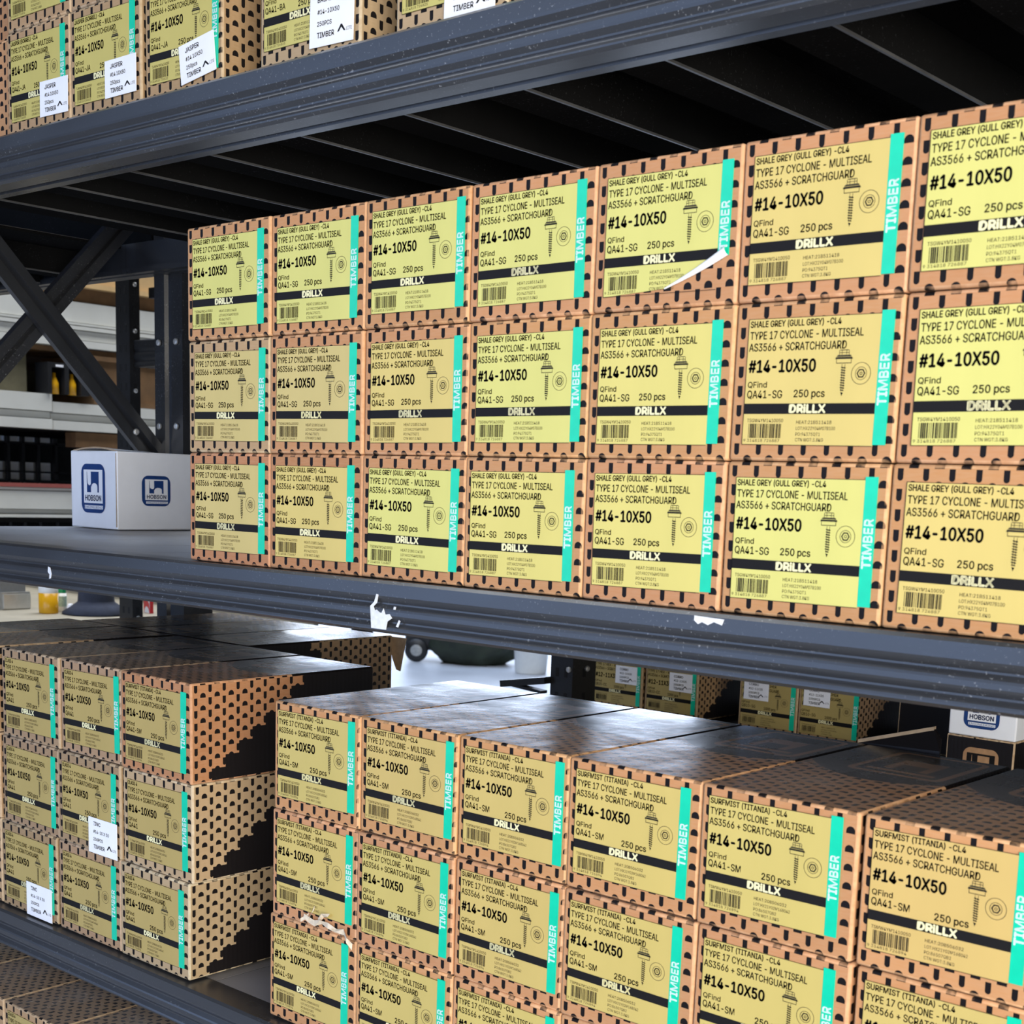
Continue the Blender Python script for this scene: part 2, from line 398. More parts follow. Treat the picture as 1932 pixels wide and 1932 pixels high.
# ------------------------------------------------------------------ cartons
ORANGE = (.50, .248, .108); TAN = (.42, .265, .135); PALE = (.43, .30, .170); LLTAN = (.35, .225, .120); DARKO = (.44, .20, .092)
def carton_mesh(w, d, h, seed, plain_black=False, r=.0026):
    rd = random.Random(seed)
    bm = bmesh.new(); bmesh.ops.create_cube(bm, size=1.)
    for v in bm.verts: v.co = Vector(((v.co.x+.5)*w, (v.co.y+.5)*d, (v.co.z+.5)*h))
    bmesh.ops.bevel(bm, geom=list(bm.edges), offset=r, segments=2, affect='EDGES', profile=.5)
    if d > .25: bmesh.ops.bisect_plane(bm, geom=bm.verts[:]+bm.edges[:]+bm.faces[:], plane_co=(0, .155, 0), plane_no=(0, 1, 0))
    uvl = bm.loops.layers.uv.new('UVMap')
    off = {(i, j, k): Vector((rd.uniform(-.0005, .0005), rd.uniform(-.0003, .0003), rd.uniform(-.0006, 0.))) for i in (0, 1) for j in (0, 1) for k in (0, 1)}
    for f in bm.faces:
        n = f.normal; a = [abs(c) for c in n]; mx = a.index(max(a)); flat = max(a) > .999
        if not flat: f.material_index = 4 if d > .25 and f.calc_center_median().y > .156 else 3; f.smooth = True
        elif plain_black: f.material_index = 4
        else: f.material_index = {0: 1, 1: 0, 2: 2}[mx]
        for l in f.loops:
            p = l.vert.co
            if mx == 0: q = (p.y, p.z)
            elif mx == 1: q = (p.x, p.z) if n.y < 0 else (w-p.x, p.z)
            else: q = (p.x, p.y)
            l[uvl].uv = q
    for v in bm.verts:
        fx, fy, fz = v.co.x/w, v.co.y/d, v.co.z/h; o = Vector()
        for (i, j, k), q in off.items(): o += q*((fx if i else 1-fx)*(fy if j else 1-fy)*(fz if k else 1-fz))
        v.co += o
    me = bpy.data.meshes.new('screw_carton'); bm.to_mesh(me); bm.free()
    for mm in CARTON_SLOTS: me.materials.append(mm)
    return me
_seed = [0]
def carton(x, y, z, w, h, col, label, group=None, d=.295, flip=False, black=False, cat='carton', yaw=0., name='screw_carton'):
    _seed[0] += 1; rd = random.Random(_seed[0]*13)
    o = link(name, carton_mesh(w, d, h, _seed[0], black))
    if flip: o.location = (x+w, y+d, z); o.rotation_euler = (0, 0, math.pi)
    else: o.location = (x, y, z); o.rotation_euler = (0, 0, R(yaw))
    k = rd.uniform(.93, 1.06); o.color = (col[0]*k, col[1]*k*rd.uniform(.97, 1.03), col[2]*k*rd.uniform(.95, 1.05), 1)
    return tag(o, label, cat, group)
NTH = ['first', 'second', 'third', 'fourth', 'fifth', 'sixth', 'seventh']


# ================================================================== the setting
FZ = -1.4
M['concrete'] = plain('concrete_floor', (.40, .41, .43), .45, var=.18, scale=1.2, bmp=.05)
M['cladding'] = plain('dark_wall_cladding', (.05, .048, .044), .7, var=.2, scale=2)
b = MB(); b.box((-16, -9, FZ-.2), (9, 14, FZ)); struct(b.build('floor', M['concrete']))
CZ = 4.4
def slab(holes, x0, x1, y0, y1):
    """ceiling plate with added rectangular light openings, cut into strips along x"""
    b = MB(); xs = sorted({x0, x1, *[h[0] for h in holes], *[h[1] for h in holes]})
    for a, c in zip(xs, xs[1:]):
        y = y0
        for h in sorted([h for h in holes if h[0] <= a and h[1] >= c], key=lambda h: h[2]):
            b.box((a, y, CZ), (c, h[2], CZ+.15)); y = h[3]
        b.box((a, y, CZ), (c, y1, CZ+.15))
    return b
b = slab([(-10, -5.2, 3, 10.5), (-4.2, -1.6, -1.2, 6)], -16, 9.2, -2.4, 12.2)
struct(b.build('ceiling', M['cladding']))      # two open strips added to let light onto the background
b = MB(); b.box((-16.2, -2.4, FZ), (-16, 12.2, CZ)); struct(b.build('wall_left', M['cladding']))
# far wall with an open roller door letting daylight in
b = MB(); b.box((-16, 12, FZ), (-14.6, 12.2, CZ)); b.box((-7.0, 12, FZ), (9, 12.2, CZ)); b.box((-14.6, 12, 3.5), (-7.0, 12.2, CZ))
struct(b.build('wall_back', M['cladding']))
# wall on the viewer's side with the wide open doorway the daylight comes through
b = MB(); b.box((-16, -2.4, FZ), (-3.0, -2.2, CZ)); b.box((5.0, -2.4, FZ), (9, -2.2, CZ)); b.box((-3.0, -2.4, 1.5), (5.0, -2.2, CZ)); b.box((.7, -2.4, FZ), (2.1, -2.2, 1.5)); b.box((-3.0, -2.4, FZ), (.7, -2.2, -.75))
struct(b.build('wall_front', M['cladding']))
b = MB(); b.box((9, -2.4, FZ), (9.2, 12.2, CZ)); struct(b.build('wall_right', M['cladding']))

# ================================================================== the rack in front
rack = empty('shelving_rack', (-.95, .6, FZ))
tag(rack, 'charcoal longspan steel shelving rack holding the stacked screw cartons', 'shelving rack')
def rel(o, p): o.parent = p; o.matrix_parent_inverse = Matrix.Translation(-Vector(p.location)); return o
def part(mb, name, mats, p, smooth=False): return rel(mb.build(name, mats, smooth=smooth), p)
BX0, BX1 = -1.0, 1.75
def beam_profile(h, top):
    z = lambda q: top-q
    return [(.030, z(0)), (-.009, z(0)), (-.012, z(.003)), (-.012, z(h*.29)), (-.0112, z(h*.33)), (-.0078, z(h*.42)), (-.0078, z(h*.45)), (-.0112, z(h*.53)), (-.012, z(h*.57)),
            (-.012, z(h*.65)), (-.0112, z(h*.69)), (-.0078, z(h*.77)), (-.0078, z(h*.80)), (-.0112, z(h*.88)), (-.012, z(h*.92)), (-.012, z(h-.003)), (-.009, z(h)), (.016, z(h)), (.018, z(h-.006)),
            (.024, z(h-.006)), (.026, z(h)), (.040, z(h)), (.040, z(h-.010)), (.030, z(h-.010))]
beams = {}
for top in (.525, 0., -.525, -.80):
    mb = MB(); mb.sweep(beam_profile(.060 if top > .4 else .0535, top-.001), (BX0, 0, 0), (BX1, 0, 0), (0, 1, 0), (0, 0, 1))
    beams[top] = part(mb, 'front_beam', M['paint'], rack)
for top in (.525, 0., -.525, -.80):
    mb = MB(); mb.sweep([(.6-q, zz) for q, zz in beam_profile(.056, top-.001)][::-1], (BX0, 0, 0), (BX1, 0, 0), (0, 1, 0), (0, 0, 1))
    part(mb, 'rear_beam', M['paint'], rack)
def deck_panel(x0, top, name='deck_panel', w=.165):
    z1, z0 = top-.0015, top-.054
    mb = MB()
    mb.box((x0+.0008, .031, z1-.006), (x0+w-.0008, .569, z1-.0005), 0); mb.box((x0+.001, .0315, z1-.0005), (x0+w-.001, .5685, z1), 1)
    mb.sweep([(x0+.002, z1-.0065), (x0+.002, z0), (x0+.055, z0), (x0+.055, z1-.0065), (x0+.052, z1-.0065), (x0+.052, z0+.003), (x0+.005, z0+.003), (x0+.005, z1-.0065)],
             (0, .042, 0), (0, .558, 0), (1, 0, 0), (0, 0, 1), 0)
    mb.box((x0+.0545, .042, z0-.0008), (x0+.0575, .558, z0+.0015), 2)  # lighter strip along the rib lip, an edge highlight put into the colour
    part(mb, name, [M['deck'], M['deck_top'], M['edge_highlight']], rack)
for top, xs, xe in ((.525, -.585, 1.7), (0., -.98, 1.7), (-.525, -.98, 1.7), (-.80, -.98, .2)):
    x = xs
    while x < xe-.1: deck_panel(x, top); x += .165
x = -2.5
while x < -1.15: deck_panel(x, .525); x += .165
mb = MB(); mb.sweep([(.6-q, zz) for q, zz in beam_profile(.056, .524)][::-1], (-2.5, 0, 0), (BX0-.001, 0, 0), (0, 1, 0), (0, 0, 1)); part(mb, 'rear_beam', M['paint'], rack)
mb = MB(); mb.sweep(beam_profile(.060, .524), (-2.5, 0, 0), (BX0-.001, 0, 0), (0, 1, 0), (0, 0, 1)); part(mb, 'front_beam', M['paint'], rack)
# the next level up closes the view above the gap in the top deck
mb = MB(); mb.box((-2.5, 0, 1.05), (BX1, .6, 1.06)); part(mb, 'upper_deck', M['deck'], rack)
mb = MB(); mb.box((-2.5, .605, .53), (-.97, .609, 1.05)); part(mb, 'added_dark_sheet', M['deck'], rack)  # added sheet that keeps the view through the deck gap dark
def post(p, xl, xr, yf, yb, z0, z1, holes=True, mat=None, face='x'):
    """open C-section upright with a centre groove and bolt heads"""
    w = xr-xl; prof = [(xl, yf), (xl+w*.36, yf), (xl+w*.40, yf+.007), (xl+w*.58, yf+.007), (xl+w*.62, yf), (xr, yf), (xr, yb), (xr-.004, yb), (xr-.004, yf+.012), (xl+.004, yf+.012), (xl+.004, yb), (xl, yb)]
    mb = MB(); mb.sweep(prof, (0, 0, z0), (0, 0, z1), (1, 0, 0), (0, 1, 0)); o = part(mb, 'upright', mat or M['paint'], p)
    return o
up = post(rack, -.957, -.868, .602, .668, FZ, 1.7)
post(rack, -.957, -.868, -.068, -.002, FZ, 1.7); post(rack, 1.70, 1.79, .602, .668, FZ, 1.7); post(rack, 1.76, 1.85, -.068, -.002, FZ, 1.7)
def bolt_mesh(r=.006):
    mb = MB(); n = 8; vs = []
    for rr, yy in ((r, 0), (r, -.003), (r*.6, -.0045)):
        vs += [(rr*math.cos(2*math.pi*k/n), yy, rr*math.sin(2*math.pi*k/n)) for k in range(n)]
    mb.raw(vs, [(j*n+k, j*n+(k+1) % n, (j+1)*n+(k+1) % n, (j+1)*n+k) for j in (0, 1) for k in range(n)]+[tuple(range(2*n, 3*n))])
    return mb.mesh('bolt', M['zinc'])
BOLT = bolt_mesh()
def put_bolt(parent, p, x=None):
    o = link('bolt', BOLT, None, p); 
    if x: o.rotation_euler = (0, 0, R(90))
    o.parent = parent; return o
for bz in (.19, .345, .50): 
    for bx in (-.94, -.885): put_bolt(up, (bx, .6005, bz))
# crossed braces of the end frame
def brace(x, y0, z0, y1, z1, h=.022):
    a, c = Vector((x, y0, z0)), Vector((x, y1, z1)); d = (c-a).normalized(); q = Vector((1, 0, 0)); n = q.cross(d)
    if n.z < 0: n = -n
    mb = MB(); mb.sweep([(-h, 0), (-h, .013), (-h*.25, .013), (-h*.1, .006), (h*.05, .006), (h*.25, .020), (h, .020), (h, 0)], a, c, n, q)
    return part(mb, 'cross_brace', M['paint'], rack)
b1 = brace(-.957, -.03, .789, .63, .096)
b2 = brace(-.981, -.03, -.073, .63, .646)
for y_ in (.20, .545): put_bolt(b1, (-.936, y_, .421-1.05*(y_-.32)-.008), True)
# bare-metal chips in the beam paint
def chip(beam, pts, x, z):
    mb = MB(); n = len(pts)
    mb.raw([(x+a, yy, z+c) for yy in (-.0124, -.0119) for a, c in pts], [tuple(range(n)), tuple(range(2*n-1, n-1, -1))]+[(i, n+i, n+(i+1) % n, (i+1) % n) for i in range(n)])
    o = mb.build('paint_chip', M['chip']); o.parent = beam
chip(beams[0.], [(.003, -.0185), (.025, -.0185), (.027, -.010), (.034, -.006), (.030, -.002), (.024, -.003), (.021, .003), (.018, -.002), (.014, -.001), (.011, .001), (.008, .000), (.006, .004), (.011, .008), (.013, .0165), (.010, .017), (.007, .009), (.001, .004)], .331, -.032)
chip(beams[0.], [(0, -.002), (.003, -.0025), (.006, .004), (.004, .005)], .371, -.044)
chip(beams[0.], [(0, 0), (.003, 0), (.004, .003), (.001, .003)], .3665, -.029)
chip(beams[0.], [(0, 0), (.004, .001), (.006, .007), (.003, .015), (-.002, .016), (-.003, .009), (.001, .006)], -.291, -.042)
chip(beams[0.], [(0, 0), (.004, -.003), (.008, -.001), (.014, -.003), (.020, .0), (.028, -.002), (.030, .003), (.0, .004)], .735, -.008)

# ================================================================== cartons on the middle shelf
UX = [[-.001, .1505, .302, .448, .599, .750, .901, 1.052], [-.001, .1495, .3015, .449, .599, .751, .9005, 1.051], [-.0015, .1493, .302, .451, .6, .750, .899, 1.05]]
UZ = [.2512, .1256, .0]
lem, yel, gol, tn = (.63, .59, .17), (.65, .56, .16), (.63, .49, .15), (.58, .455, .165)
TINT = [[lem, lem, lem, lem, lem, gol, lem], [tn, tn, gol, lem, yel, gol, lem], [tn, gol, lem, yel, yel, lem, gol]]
KR = [[ORANGE]*7, [TAN, ORANGE, ORANGE, ORANGE, ORANGE, ORANGE, ORANGE], [DARKO, DARKO, ORANGE, ORANGE, ORANGE, ORANGE, ORANGE]]
ROWN = ['top', 'middle', 'bottom']
rl = random.Random(3)
for j in range(3):
    for i in range(7):
        x0, x1 = UX[j][i], UX[j][i+1]
        extra = ', label corner peeling' if (i, j) == (4, 0) else ''
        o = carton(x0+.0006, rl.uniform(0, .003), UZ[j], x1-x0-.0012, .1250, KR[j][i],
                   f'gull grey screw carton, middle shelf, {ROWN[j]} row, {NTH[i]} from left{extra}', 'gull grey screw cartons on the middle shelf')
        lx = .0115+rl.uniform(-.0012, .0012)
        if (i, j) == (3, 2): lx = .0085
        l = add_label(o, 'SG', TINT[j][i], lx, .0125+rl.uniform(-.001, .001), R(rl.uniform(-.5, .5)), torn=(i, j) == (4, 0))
        if (i, j) == (4, 0):
            # peeled lower corner rolled up, white underside out
            mb = MB(); seg = 7; P0, P1 = Vector((.066, 0, .0035)), Vector((LW+.0105, 0, .027)); ax = (P1-P0).normalized(); up_ = Vector((-ax.z, 0, ax.x))
            vs = []; n_ = 9
            for t_ in range(n_):
                fr = t_/(n_-1); base = P0.lerp(P1, fr)+up_*(-.0012*math.sin(fr*math.pi)); rr = .0006+.0034*fr
                for k in range(seg):
                    a = math.pi*1.35*k/(seg-1); vs.append(base+Vector((0, -rr*math.sin(a)-.0005, 0))+up_*(rr*(1-math.cos(a))-.0005))
            mb.raw(vs, [(t_*seg+k, t_*seg+k+1, (t_+1)*seg+k+1, (t_+1)*seg+k) for t_ in range(n_-1) for k in range(seg-1)])
            c_ = mb.build('curled_corner', M['sticker'], l, smooth=True); c_['label'] = 'white curled-up label corner'

# ================================================================== cartons on the lower shelf, right-hand stack
LX = [[.160, .304, .4488, .5935, .7435, .8985, 1.050], [.1565, .303, .4493, .594, .746, .9004, 1.052], [.150, .303, .4505, .595, .747, .902, 1.054]]
LZ = [-.2725, -.3985, -.5235]
for j in range(3):
    for i in range(6):
        if j == 2 and i > 3: continue
        x0, x1 = LX[j][i], LX[j][i+1]
        o = carton(x0+.0006, rl.uniform(0, .004), LZ[j], min(x1-x0-.0012, .1505), .1250 if j else .1245, ORANGE,
                   f'surfmist screw carton, right stack of lower shelf, {ROWN[j]} row, {NTH[i]} from left', 'surfmist screw cartons on the lower shelf')
        add_label(o, 'SM', (GOLD[0]*rl.uniform(.95, 1.06), GOLD[1]*rl.uniform(.95, 1.05), GOLD[2]), .0088+rl.uniform(-.001, .001), .0160+rl.uniform(-.0008, .0008), R(rl.uniform(-.4, .4)))
        if (i, j) == (0, 1):
            mb = MB(); rr = random.Random(5)
            for path in ([(.062, .012), (.070, .009), (.080, .007), (.092, .011), (.104, .010), (.116, .007), (.128, .008), (.136, .001), (.142, -.006)],
                         [(.070, .008), (.074, .016), (.076, .024)], [(.084, .010), (.094, .019), (.104, .022)], [(.112, .008), (.108, .0)], [(.058, .006), (.068, .013)]):
                vs = []
                for x_, z_ in path:
                    w_ = rr.uniform(.001, .0038); vs += [(x_+rr.uniform(-.001, .001), -rr.uniform(.002, .007), z_-w_), (x_+rr.uniform(-.001, .001), -rr.uniform(.002, .007), z_+w_)]
                mb.raw(vs, [(2*k, 2*k+2, 2*k+3, 2*k+1) for k in range(len(path)-1)])
            t_ = mb.build('torn_tape', plain('torn_tape', (.66, .56, .42), .4, var=.15, scale=200), o); t_['label'] = 'ragged strip of torn pale tape'
# the carton behind with its glossy black flap raised
oc = carton(.755, .312, -.42, .15, .2, ORANGE, 'half-open black carton with raised flap behind the surfmist stack', d=.24, black=True, name='open_carton')
q_ = [(-.026, -.008, .2715), (.063, -.008, .2745), (.060, -.001, .286), (.051, .002, .294), (.02, -.002, .2845)]
mb = MB(); mb.raw(q_+[(a_, y_+.003, z_) for a_, y_, z_ in q_], [(0, 1, 2, 3, 4), (9, 8, 7, 6, 5)]+[(k_, 5+k_, 5+(k_+1) % 5, (k_+1) % 5) for k_ in range(5)])
mb.raw([(.0, -.008, .195), (.06, -.008, .195), (.063, -.008, .2745), (-.026, -.008, .2715), (.0, -.0055, .195), (.06, -.0055, .195), (.063, -.0055, .2745), (-.026, -.0055, .2715)], [(0, 1, 2, 3), (7, 6, 5, 4), (0, 3, 7, 4), (1, 5, 6, 2)])
mb.build('flap', M['black'], oc)
mb = MB(); mb.sweep([(-.0015, -.0018), (.0035, -.0018), (.0035, .0018), (-.0015, .0018)], (-.026, -.008, .2725), (.051, .002, .295), (0, 1, 0), (0, 0, 1)); mb.build('flap_edge', M['card_edge'], oc)

# ================================================================== lower shelf, left-hand stack
GX = [[-.4475, -.2960, -.1520, .0040], [-.4540, -.3040, -.1530, .0015], [-.4620, -.3130, -.1560, -.0035]]
for j in range(3):
    for i in range(3):
        x0, x1 = GX[j][i], GX[j][i+1]; sm = (i, j) == (2, 0)
        x0 = max(x0, x1-.1512)
        what = 'orange surfmist' if sm else 'tan class 4'
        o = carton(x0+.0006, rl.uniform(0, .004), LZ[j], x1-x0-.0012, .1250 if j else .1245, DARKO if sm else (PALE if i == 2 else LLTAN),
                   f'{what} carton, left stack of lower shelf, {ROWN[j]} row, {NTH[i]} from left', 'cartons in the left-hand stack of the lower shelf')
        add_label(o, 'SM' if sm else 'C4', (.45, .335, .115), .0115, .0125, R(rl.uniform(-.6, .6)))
        if (i, j) == (1, 1): add_sticker(o, ['ZINC', '#14-10 X 50', '250PCS', 'TIMBER'], .078, -.001, R(0), .067, .048)
        if (i, j) == (0, 2): add_sticker(o, ['ZINC', '#14-10 X 50', '250PCS', 'TIMBER'], .070, .0, R(0), .067, .048)
# more columns to the left and the turned-round second row behind
for k, (x0, y0, flip) in enumerate(((-.615, .004, False), (-.768, .004, False), (-.430, .3, True), (-.582, .3, True), (-.734, .3, True))):
    for j in range(3):
        if j > 0 and not (k == 2): continue
        z0, hh = (LZ[j], .1245) if k == 2 or j else (LZ[2], LZ[0]+.1245-LZ[2])
        if k != 2: z0, hh = LZ[0], .1245
        where = ['left of front stack', 'far left of front', 'right end at back', 'second from right at back', 'third from right at back', 'fourth from right at back'][k]
        nm = {0: 'top', 1: 'middle', 2: 'bottom'}[j]
        o = carton(x0, y0, z0, .1505, hh, TAN, f'black-tan carton, left of lower shelf, {nm} row, {where}', 'cartons behind the left-hand stack', flip=flip)
        if k == 2 and j == 0:
            q_ = [(.019, -.0120, .1205), (-.019, -.0140, .1205), (-.002, -.0180, .064), (.006, -.0170, .066), (.015, -.0160, .085)]
            mb = MB(); mb.raw(q_+[(a_, y_+.002, z_) for a_, y_, z_ in q_], [(0, 1, 2, 3, 4), (9, 8, 7, 6, 5)]+[(k_, 5+k_, 5+(k_+1) % 5, (k_+1) % 5) for k_ in range(5)])
            mb.build('loose_flap', M['card_edge'], o)
for k, (x0, y0, flip) in enumerate(((-.615, .004, False), (-.768, .004, False), (-.582, .3, True), (-.734, .3, True))):
    for j in (1, 2):
        where = ['left of front stack', 'far left of front', 'second from right at back', 'third from right at back', 'fourth from right at back'][k]
        carton(x0, y0, LZ[j], .1505, .1250, TAN, f'black-tan carton, left of lower shelf, {ROWN[j]} row, {where}', 'cartons behind the left-hand stack', flip=flip)

# ================================================================== bottom-left corner: cartons one level down
for k, x0 in enumerate((-.470, -.318, -.166)):
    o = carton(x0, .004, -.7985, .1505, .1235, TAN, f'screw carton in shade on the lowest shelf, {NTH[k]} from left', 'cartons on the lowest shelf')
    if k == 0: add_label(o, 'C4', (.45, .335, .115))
for k, x0 in enumerate((-.622, -.774)):
    carton(x0, .004, -.7985, .1505, .1235, TAN, f'screw carton on the lowest shelf, {["just beyond", "two beyond"][k]} the leftmost one in view', 'cartons on the lowest shelf')

# ================================================================== top shelf
o = carton(-.548, .012, .5255, .1505, .125, ORANGE, 'orange carton on top shelf at the far left, lower one', 'cartons on the top shelf')
o = carton(-.548, .020, .6512, .1505, .125, ORANGE, 'orange carton on top shelf at the far left, upper one', 'cartons on the top shelf')
JS = ['JASPER', '#14 10X50', '250pcs', 'TIMBER']
for k, (x0, w, rows, st) in enumerate(((-.390, .1495, 2, (.082, .0115, 1)), (-.2395, .1505, 2, (.079, .0125, 0)), (-.080, .146, 1, (.0735, .0045, -7)))):
    for j in range(rows):
        lab = f'tan jasper screw carton on top shelf, {NTH[k]} from left, ' + ('stacked above another' if j else 'standing on the deck')
        o = carton(x0, .001+.002*j, .5255+j*.1255, w, .125, TAN, lab, 'cartons on the top shelf')
        add_label(o, 'JA', (.56, .47, .14), .0105, .0145, R(.6))
        if st: add_sticker(o, JS, st[0], st[1]+(.018 if j else 0), R(st[2]), .065, .042)
o = carton(.132, .001, .5255, .158, .125, PALE, 'tan basalt screw carton with white sticker on top shelf', 'cartons on the top shelf')
add_label(o, 'BA', (.56, .49, .15), .0075, .0165, 0)
add_sticker(o, ['BASALT', '#14-10X50', '250PCS', 'TIMBER'], .083, .007, R(1.5), .067, .052)
o = carton(.341, .001, .5255, .146, .125, PALE, 'tan screw carton at right end of top shelf, only its base in view', 'cartons on the top shelf')
add_label(o, 'BA', (.56, .49, .15), .0095, .0165, 0); add_sticker(o, ['BASALT', '#14-10X50', '250PCS', 'TIMBER'], .068, -.001, R(1), .065, .048)

# ================================================================== white cartons with the blue emblem
def logo(parent, w, h, loc, rot, white=True):
    """rounded emblem: arch mark, HOBSON, ENGINEERING strip"""
    e = Flat(); r = w*.22
    body, inner = (M['blue_ink'], M['white_card']) if white else (M['copper_ink'], M['ink'])
    e.rrect(0, 0, w, h, r); lg = link('emblem', e.mesh('emblem', body), parent, loc, rot)
    f = Flat(); f.rect(w*.11, h*.20, w*.90, h*.88); f.rect(w*.14, h*.08, w*.90, h*.155)
    link('emblem_field', f.mesh('emblem_field', inner), lg, (0, -.0003, 0))
    g = Flat(); z0, z1 = h*.42, h*.84; x0, x1 = w*.25, w*.75
    def arc(cx, cz, rx, rz, a0, a1, n=8): return [(cx+rx*math.cos(R(a0+(a1-a0)*k/n)), cz+rz*math.sin(R(a0+(a1-a0)*k/n))) for k in range(n+1)]
    cw = (x1-x0)
    zc = z0+(z1-z0)*.30
    g.shape([(x0, z1), (x0, z0), (x0+cw*.34, z0)]+[(x0+cw*.34, zc)]+[(x0+cw*.34, zc+(z1-z0)*.12), (x0+cw*.28, zc+(z1-z0)*.04), (x0+cw*.16, zc+(z1-z0)*.04), (x0+cw*.05, zc+(z1-z0)*.14), (x0+cw*.02, z1)])
    g.shape([(x0+cw*.34, z1), (x0+cw*.34, zc)]+arc(x0+cw*.63, zc-(z1-z0)*.02, cw*.25, (z1-z0)*.17, 180, 0)+[(x0+cw*.88, z0), (x1, z0), (x1, z1)])
    g.text('HOBSON', w*.17, h*.25, h*.11 if h > w else h*.12, w*.84, 0, .05)
    g.text('ENGINEERING', w*.16, h*.092, h*.05, w*.88, 0)
    link('emblem_mark', g.mesh('emblem_mark', body), lg, (0, -.0006, 0))
    return lg
def white_carton(x, y, z, w, d, h, label, lid=True):
    _seed[0] += 1
    me = carton_mesh(w, d, h, _seed[0]); me.materials.clear()
    for q in range(5): me.materials.append(M['white_card'])
    o = link('white_carton', me, None, (x, y, z)); tag(o, label, 'carton', 'white cartons with blue emblem')
    if lid:
        # slightly sprung top flap with raw edge
        mb = MB(); n = 10; vs = []
        for k in range(n+1):
            fx = k/n; zz = h+.0008+.006*math.sin(math.pi*fx)
            vs += [(.003+fx*(w-.006), .004, zz), (.003+fx*(w-.006), d*.5, h+.0006), (.003+fx*(w-.006), .004, zz-.0025)]
        mb.raw(vs, [(3*k, 3*k+3, 3*k+4, 3*k+1) for k in range(n)], 0); mb.raw(vs, [(3*k, 3*k+2, 3*k+5, 3*k+3) for k in range(n)], 1)
        mb.build('top_flap', [M['white_card'], M['card_edge']], o)
        mb = MB(); mb.box((w-.0032, -.0006, .004), (w-.0018, .0008, h-.004)); mb.build('corner_seam', M['card_edge'], o)
    return o
hb = white_carton(-.951, .417, .0005, .150, .165, .137, 'white carton with blue emblem standing on the middle shelf')
logo(hb, .077, .087, (.036, -.0006, .0265), (0, 0, 0))
logo(hb, .060, .054, (.1506, .050, .042), (0, 0, R(90)))

# ================================================================== the rack across the aisle
rb = empty('aisle_rack', (-.45, 1.2, FZ)); tag(rb, 'black perforated steel rack standing behind the front shelves', 'shelving rack')
M['black_steel'] = paint_mat('black_steel', (.012, .012, .013), .4, .3)
def perf_post(p, x0, y0, w, d, z0, z1):
    mb = MB(); mb.sweep([(x0, y0), (x0+w, y0), (x0+w, y0+d), (x0+w-.003, y0+d), (x0+w-.003, y0+.003), (x0+.003, y0+.003), (x0+.003, y0+d), (x0, y0+d)], (0, 0, z0), (0, 0, z1), (1, 0, 0), (0, 1, 0))
    o = part(mb, 'perforated_upright', M['black_steel'], p)
    mh = MB(); z = z0+.03
    while z < z1-.03:
        for fx in (.3, .7): mh.obox((x0+w*fx, y0-.0002, z), (1, 0, 0), (0, 1, 0), (0, 0, 1), .004, .0003, .009)
        mh.obox((x0+w+.0002, y0+d*.5, z), (1, 0, 0), (0, 1, 0), (0, 0, 1), .0003, .005, .009); z += .05
    h = mh.build('slot_row', M['hole']); h['kind'] = 'stuff'; h.parent = o
    return o
pr = perf_post(rb, -.449, 1.2, .058, .075, FZ, 1.9); pl = perf_post(rb, -2.022, 1.2, .064, .032, FZ, 1.9)
perf_post(rb, -.449, 1.725, .058, .075, FZ, 1.9); perf_post(rb, 1.30, 1.2, .058, .075, FZ, 1.9)
put_bolt(pr, (-.40, 1.1995, -.262)); put_bolt(pr, (-.3905, 1.245, -.262), True)
for z_ in (.595, .475, .32, .23, .15, -.29): put_bolt(pl, (-1.9575, 1.216, z_), True)
mb = MB(); mb.sweep(beam_profile(.07, 0), (-1.958, 1.225, .452), (-.449, 1.225, .452), (0, 1, 0), (0, 0, 1)); part(mb, 'beam', M['black_steel'], rb)
mb = MB(); mb.box((-1.958, 1.26, .565), (-.449, 1.29, .592)); part(mb, 'tie_bar', M['black_steel'], rb)
mb = MB(); mb.box((-.391, 1.21, -.44), (1.30, 1.24, -.387)); part(mb, 'beam', M['black_steel'], rb)
mb = MB(); mb.box((-.391, 1.2, -.3868), (1.30, 1.8, -.3855)); part(mb, 'shelf_deck', M['deck'], rb)
mb = MB(); mb.obox((-.51, 1.2, -.299), (.986, 0, .166), (0, 1, 0), (-.166, 0, .986), .062, .02, .007); part(mb, 'end_tie', M['black_steel'], rb)
mb = MB(); mb.obox((-.52, 1.2, -.312), (.995, 0, -.07), (0, 1, 0), (.07, 0, .995), .055, .01, .003); part(mb, 'end_tie', M['black_steel'], rb)
for k, (x0, v, sx, sz) in enumerate(((-.5765, 'CC', .066, .060), (-.428, 'CC', .066, .060), (-.183, 'SB', .012, .066), (-.0405, 'SB', .012, .070))):
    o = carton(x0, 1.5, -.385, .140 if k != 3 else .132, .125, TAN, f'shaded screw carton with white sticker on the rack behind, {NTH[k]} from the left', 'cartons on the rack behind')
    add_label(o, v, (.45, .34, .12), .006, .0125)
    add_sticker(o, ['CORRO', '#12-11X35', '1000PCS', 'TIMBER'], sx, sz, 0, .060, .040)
carton(.150, 1.56, -.385, .235, .125, TAN, 'plain black carton beside the shaded cartons on the rack behind', black=True, name='black_carton')
bc = carton(.400, 1.24, -.385, .118, .1, TAN, 'low black carton with copper emblem under the white carton', black=True, d=.26, name='black_carton')
logo(bc, .062, .078, (.031, -.0006, .004), (0, 0, 0), white=False)
h2 = white_carton(.401, 1.24, -.2845, .117, .24, .11, 'white carton with blue emblem stacked on a black carton at right', lid=False)
logo(h2, .062, .062, (.026, -.0006, .014), (0, 0, 0))


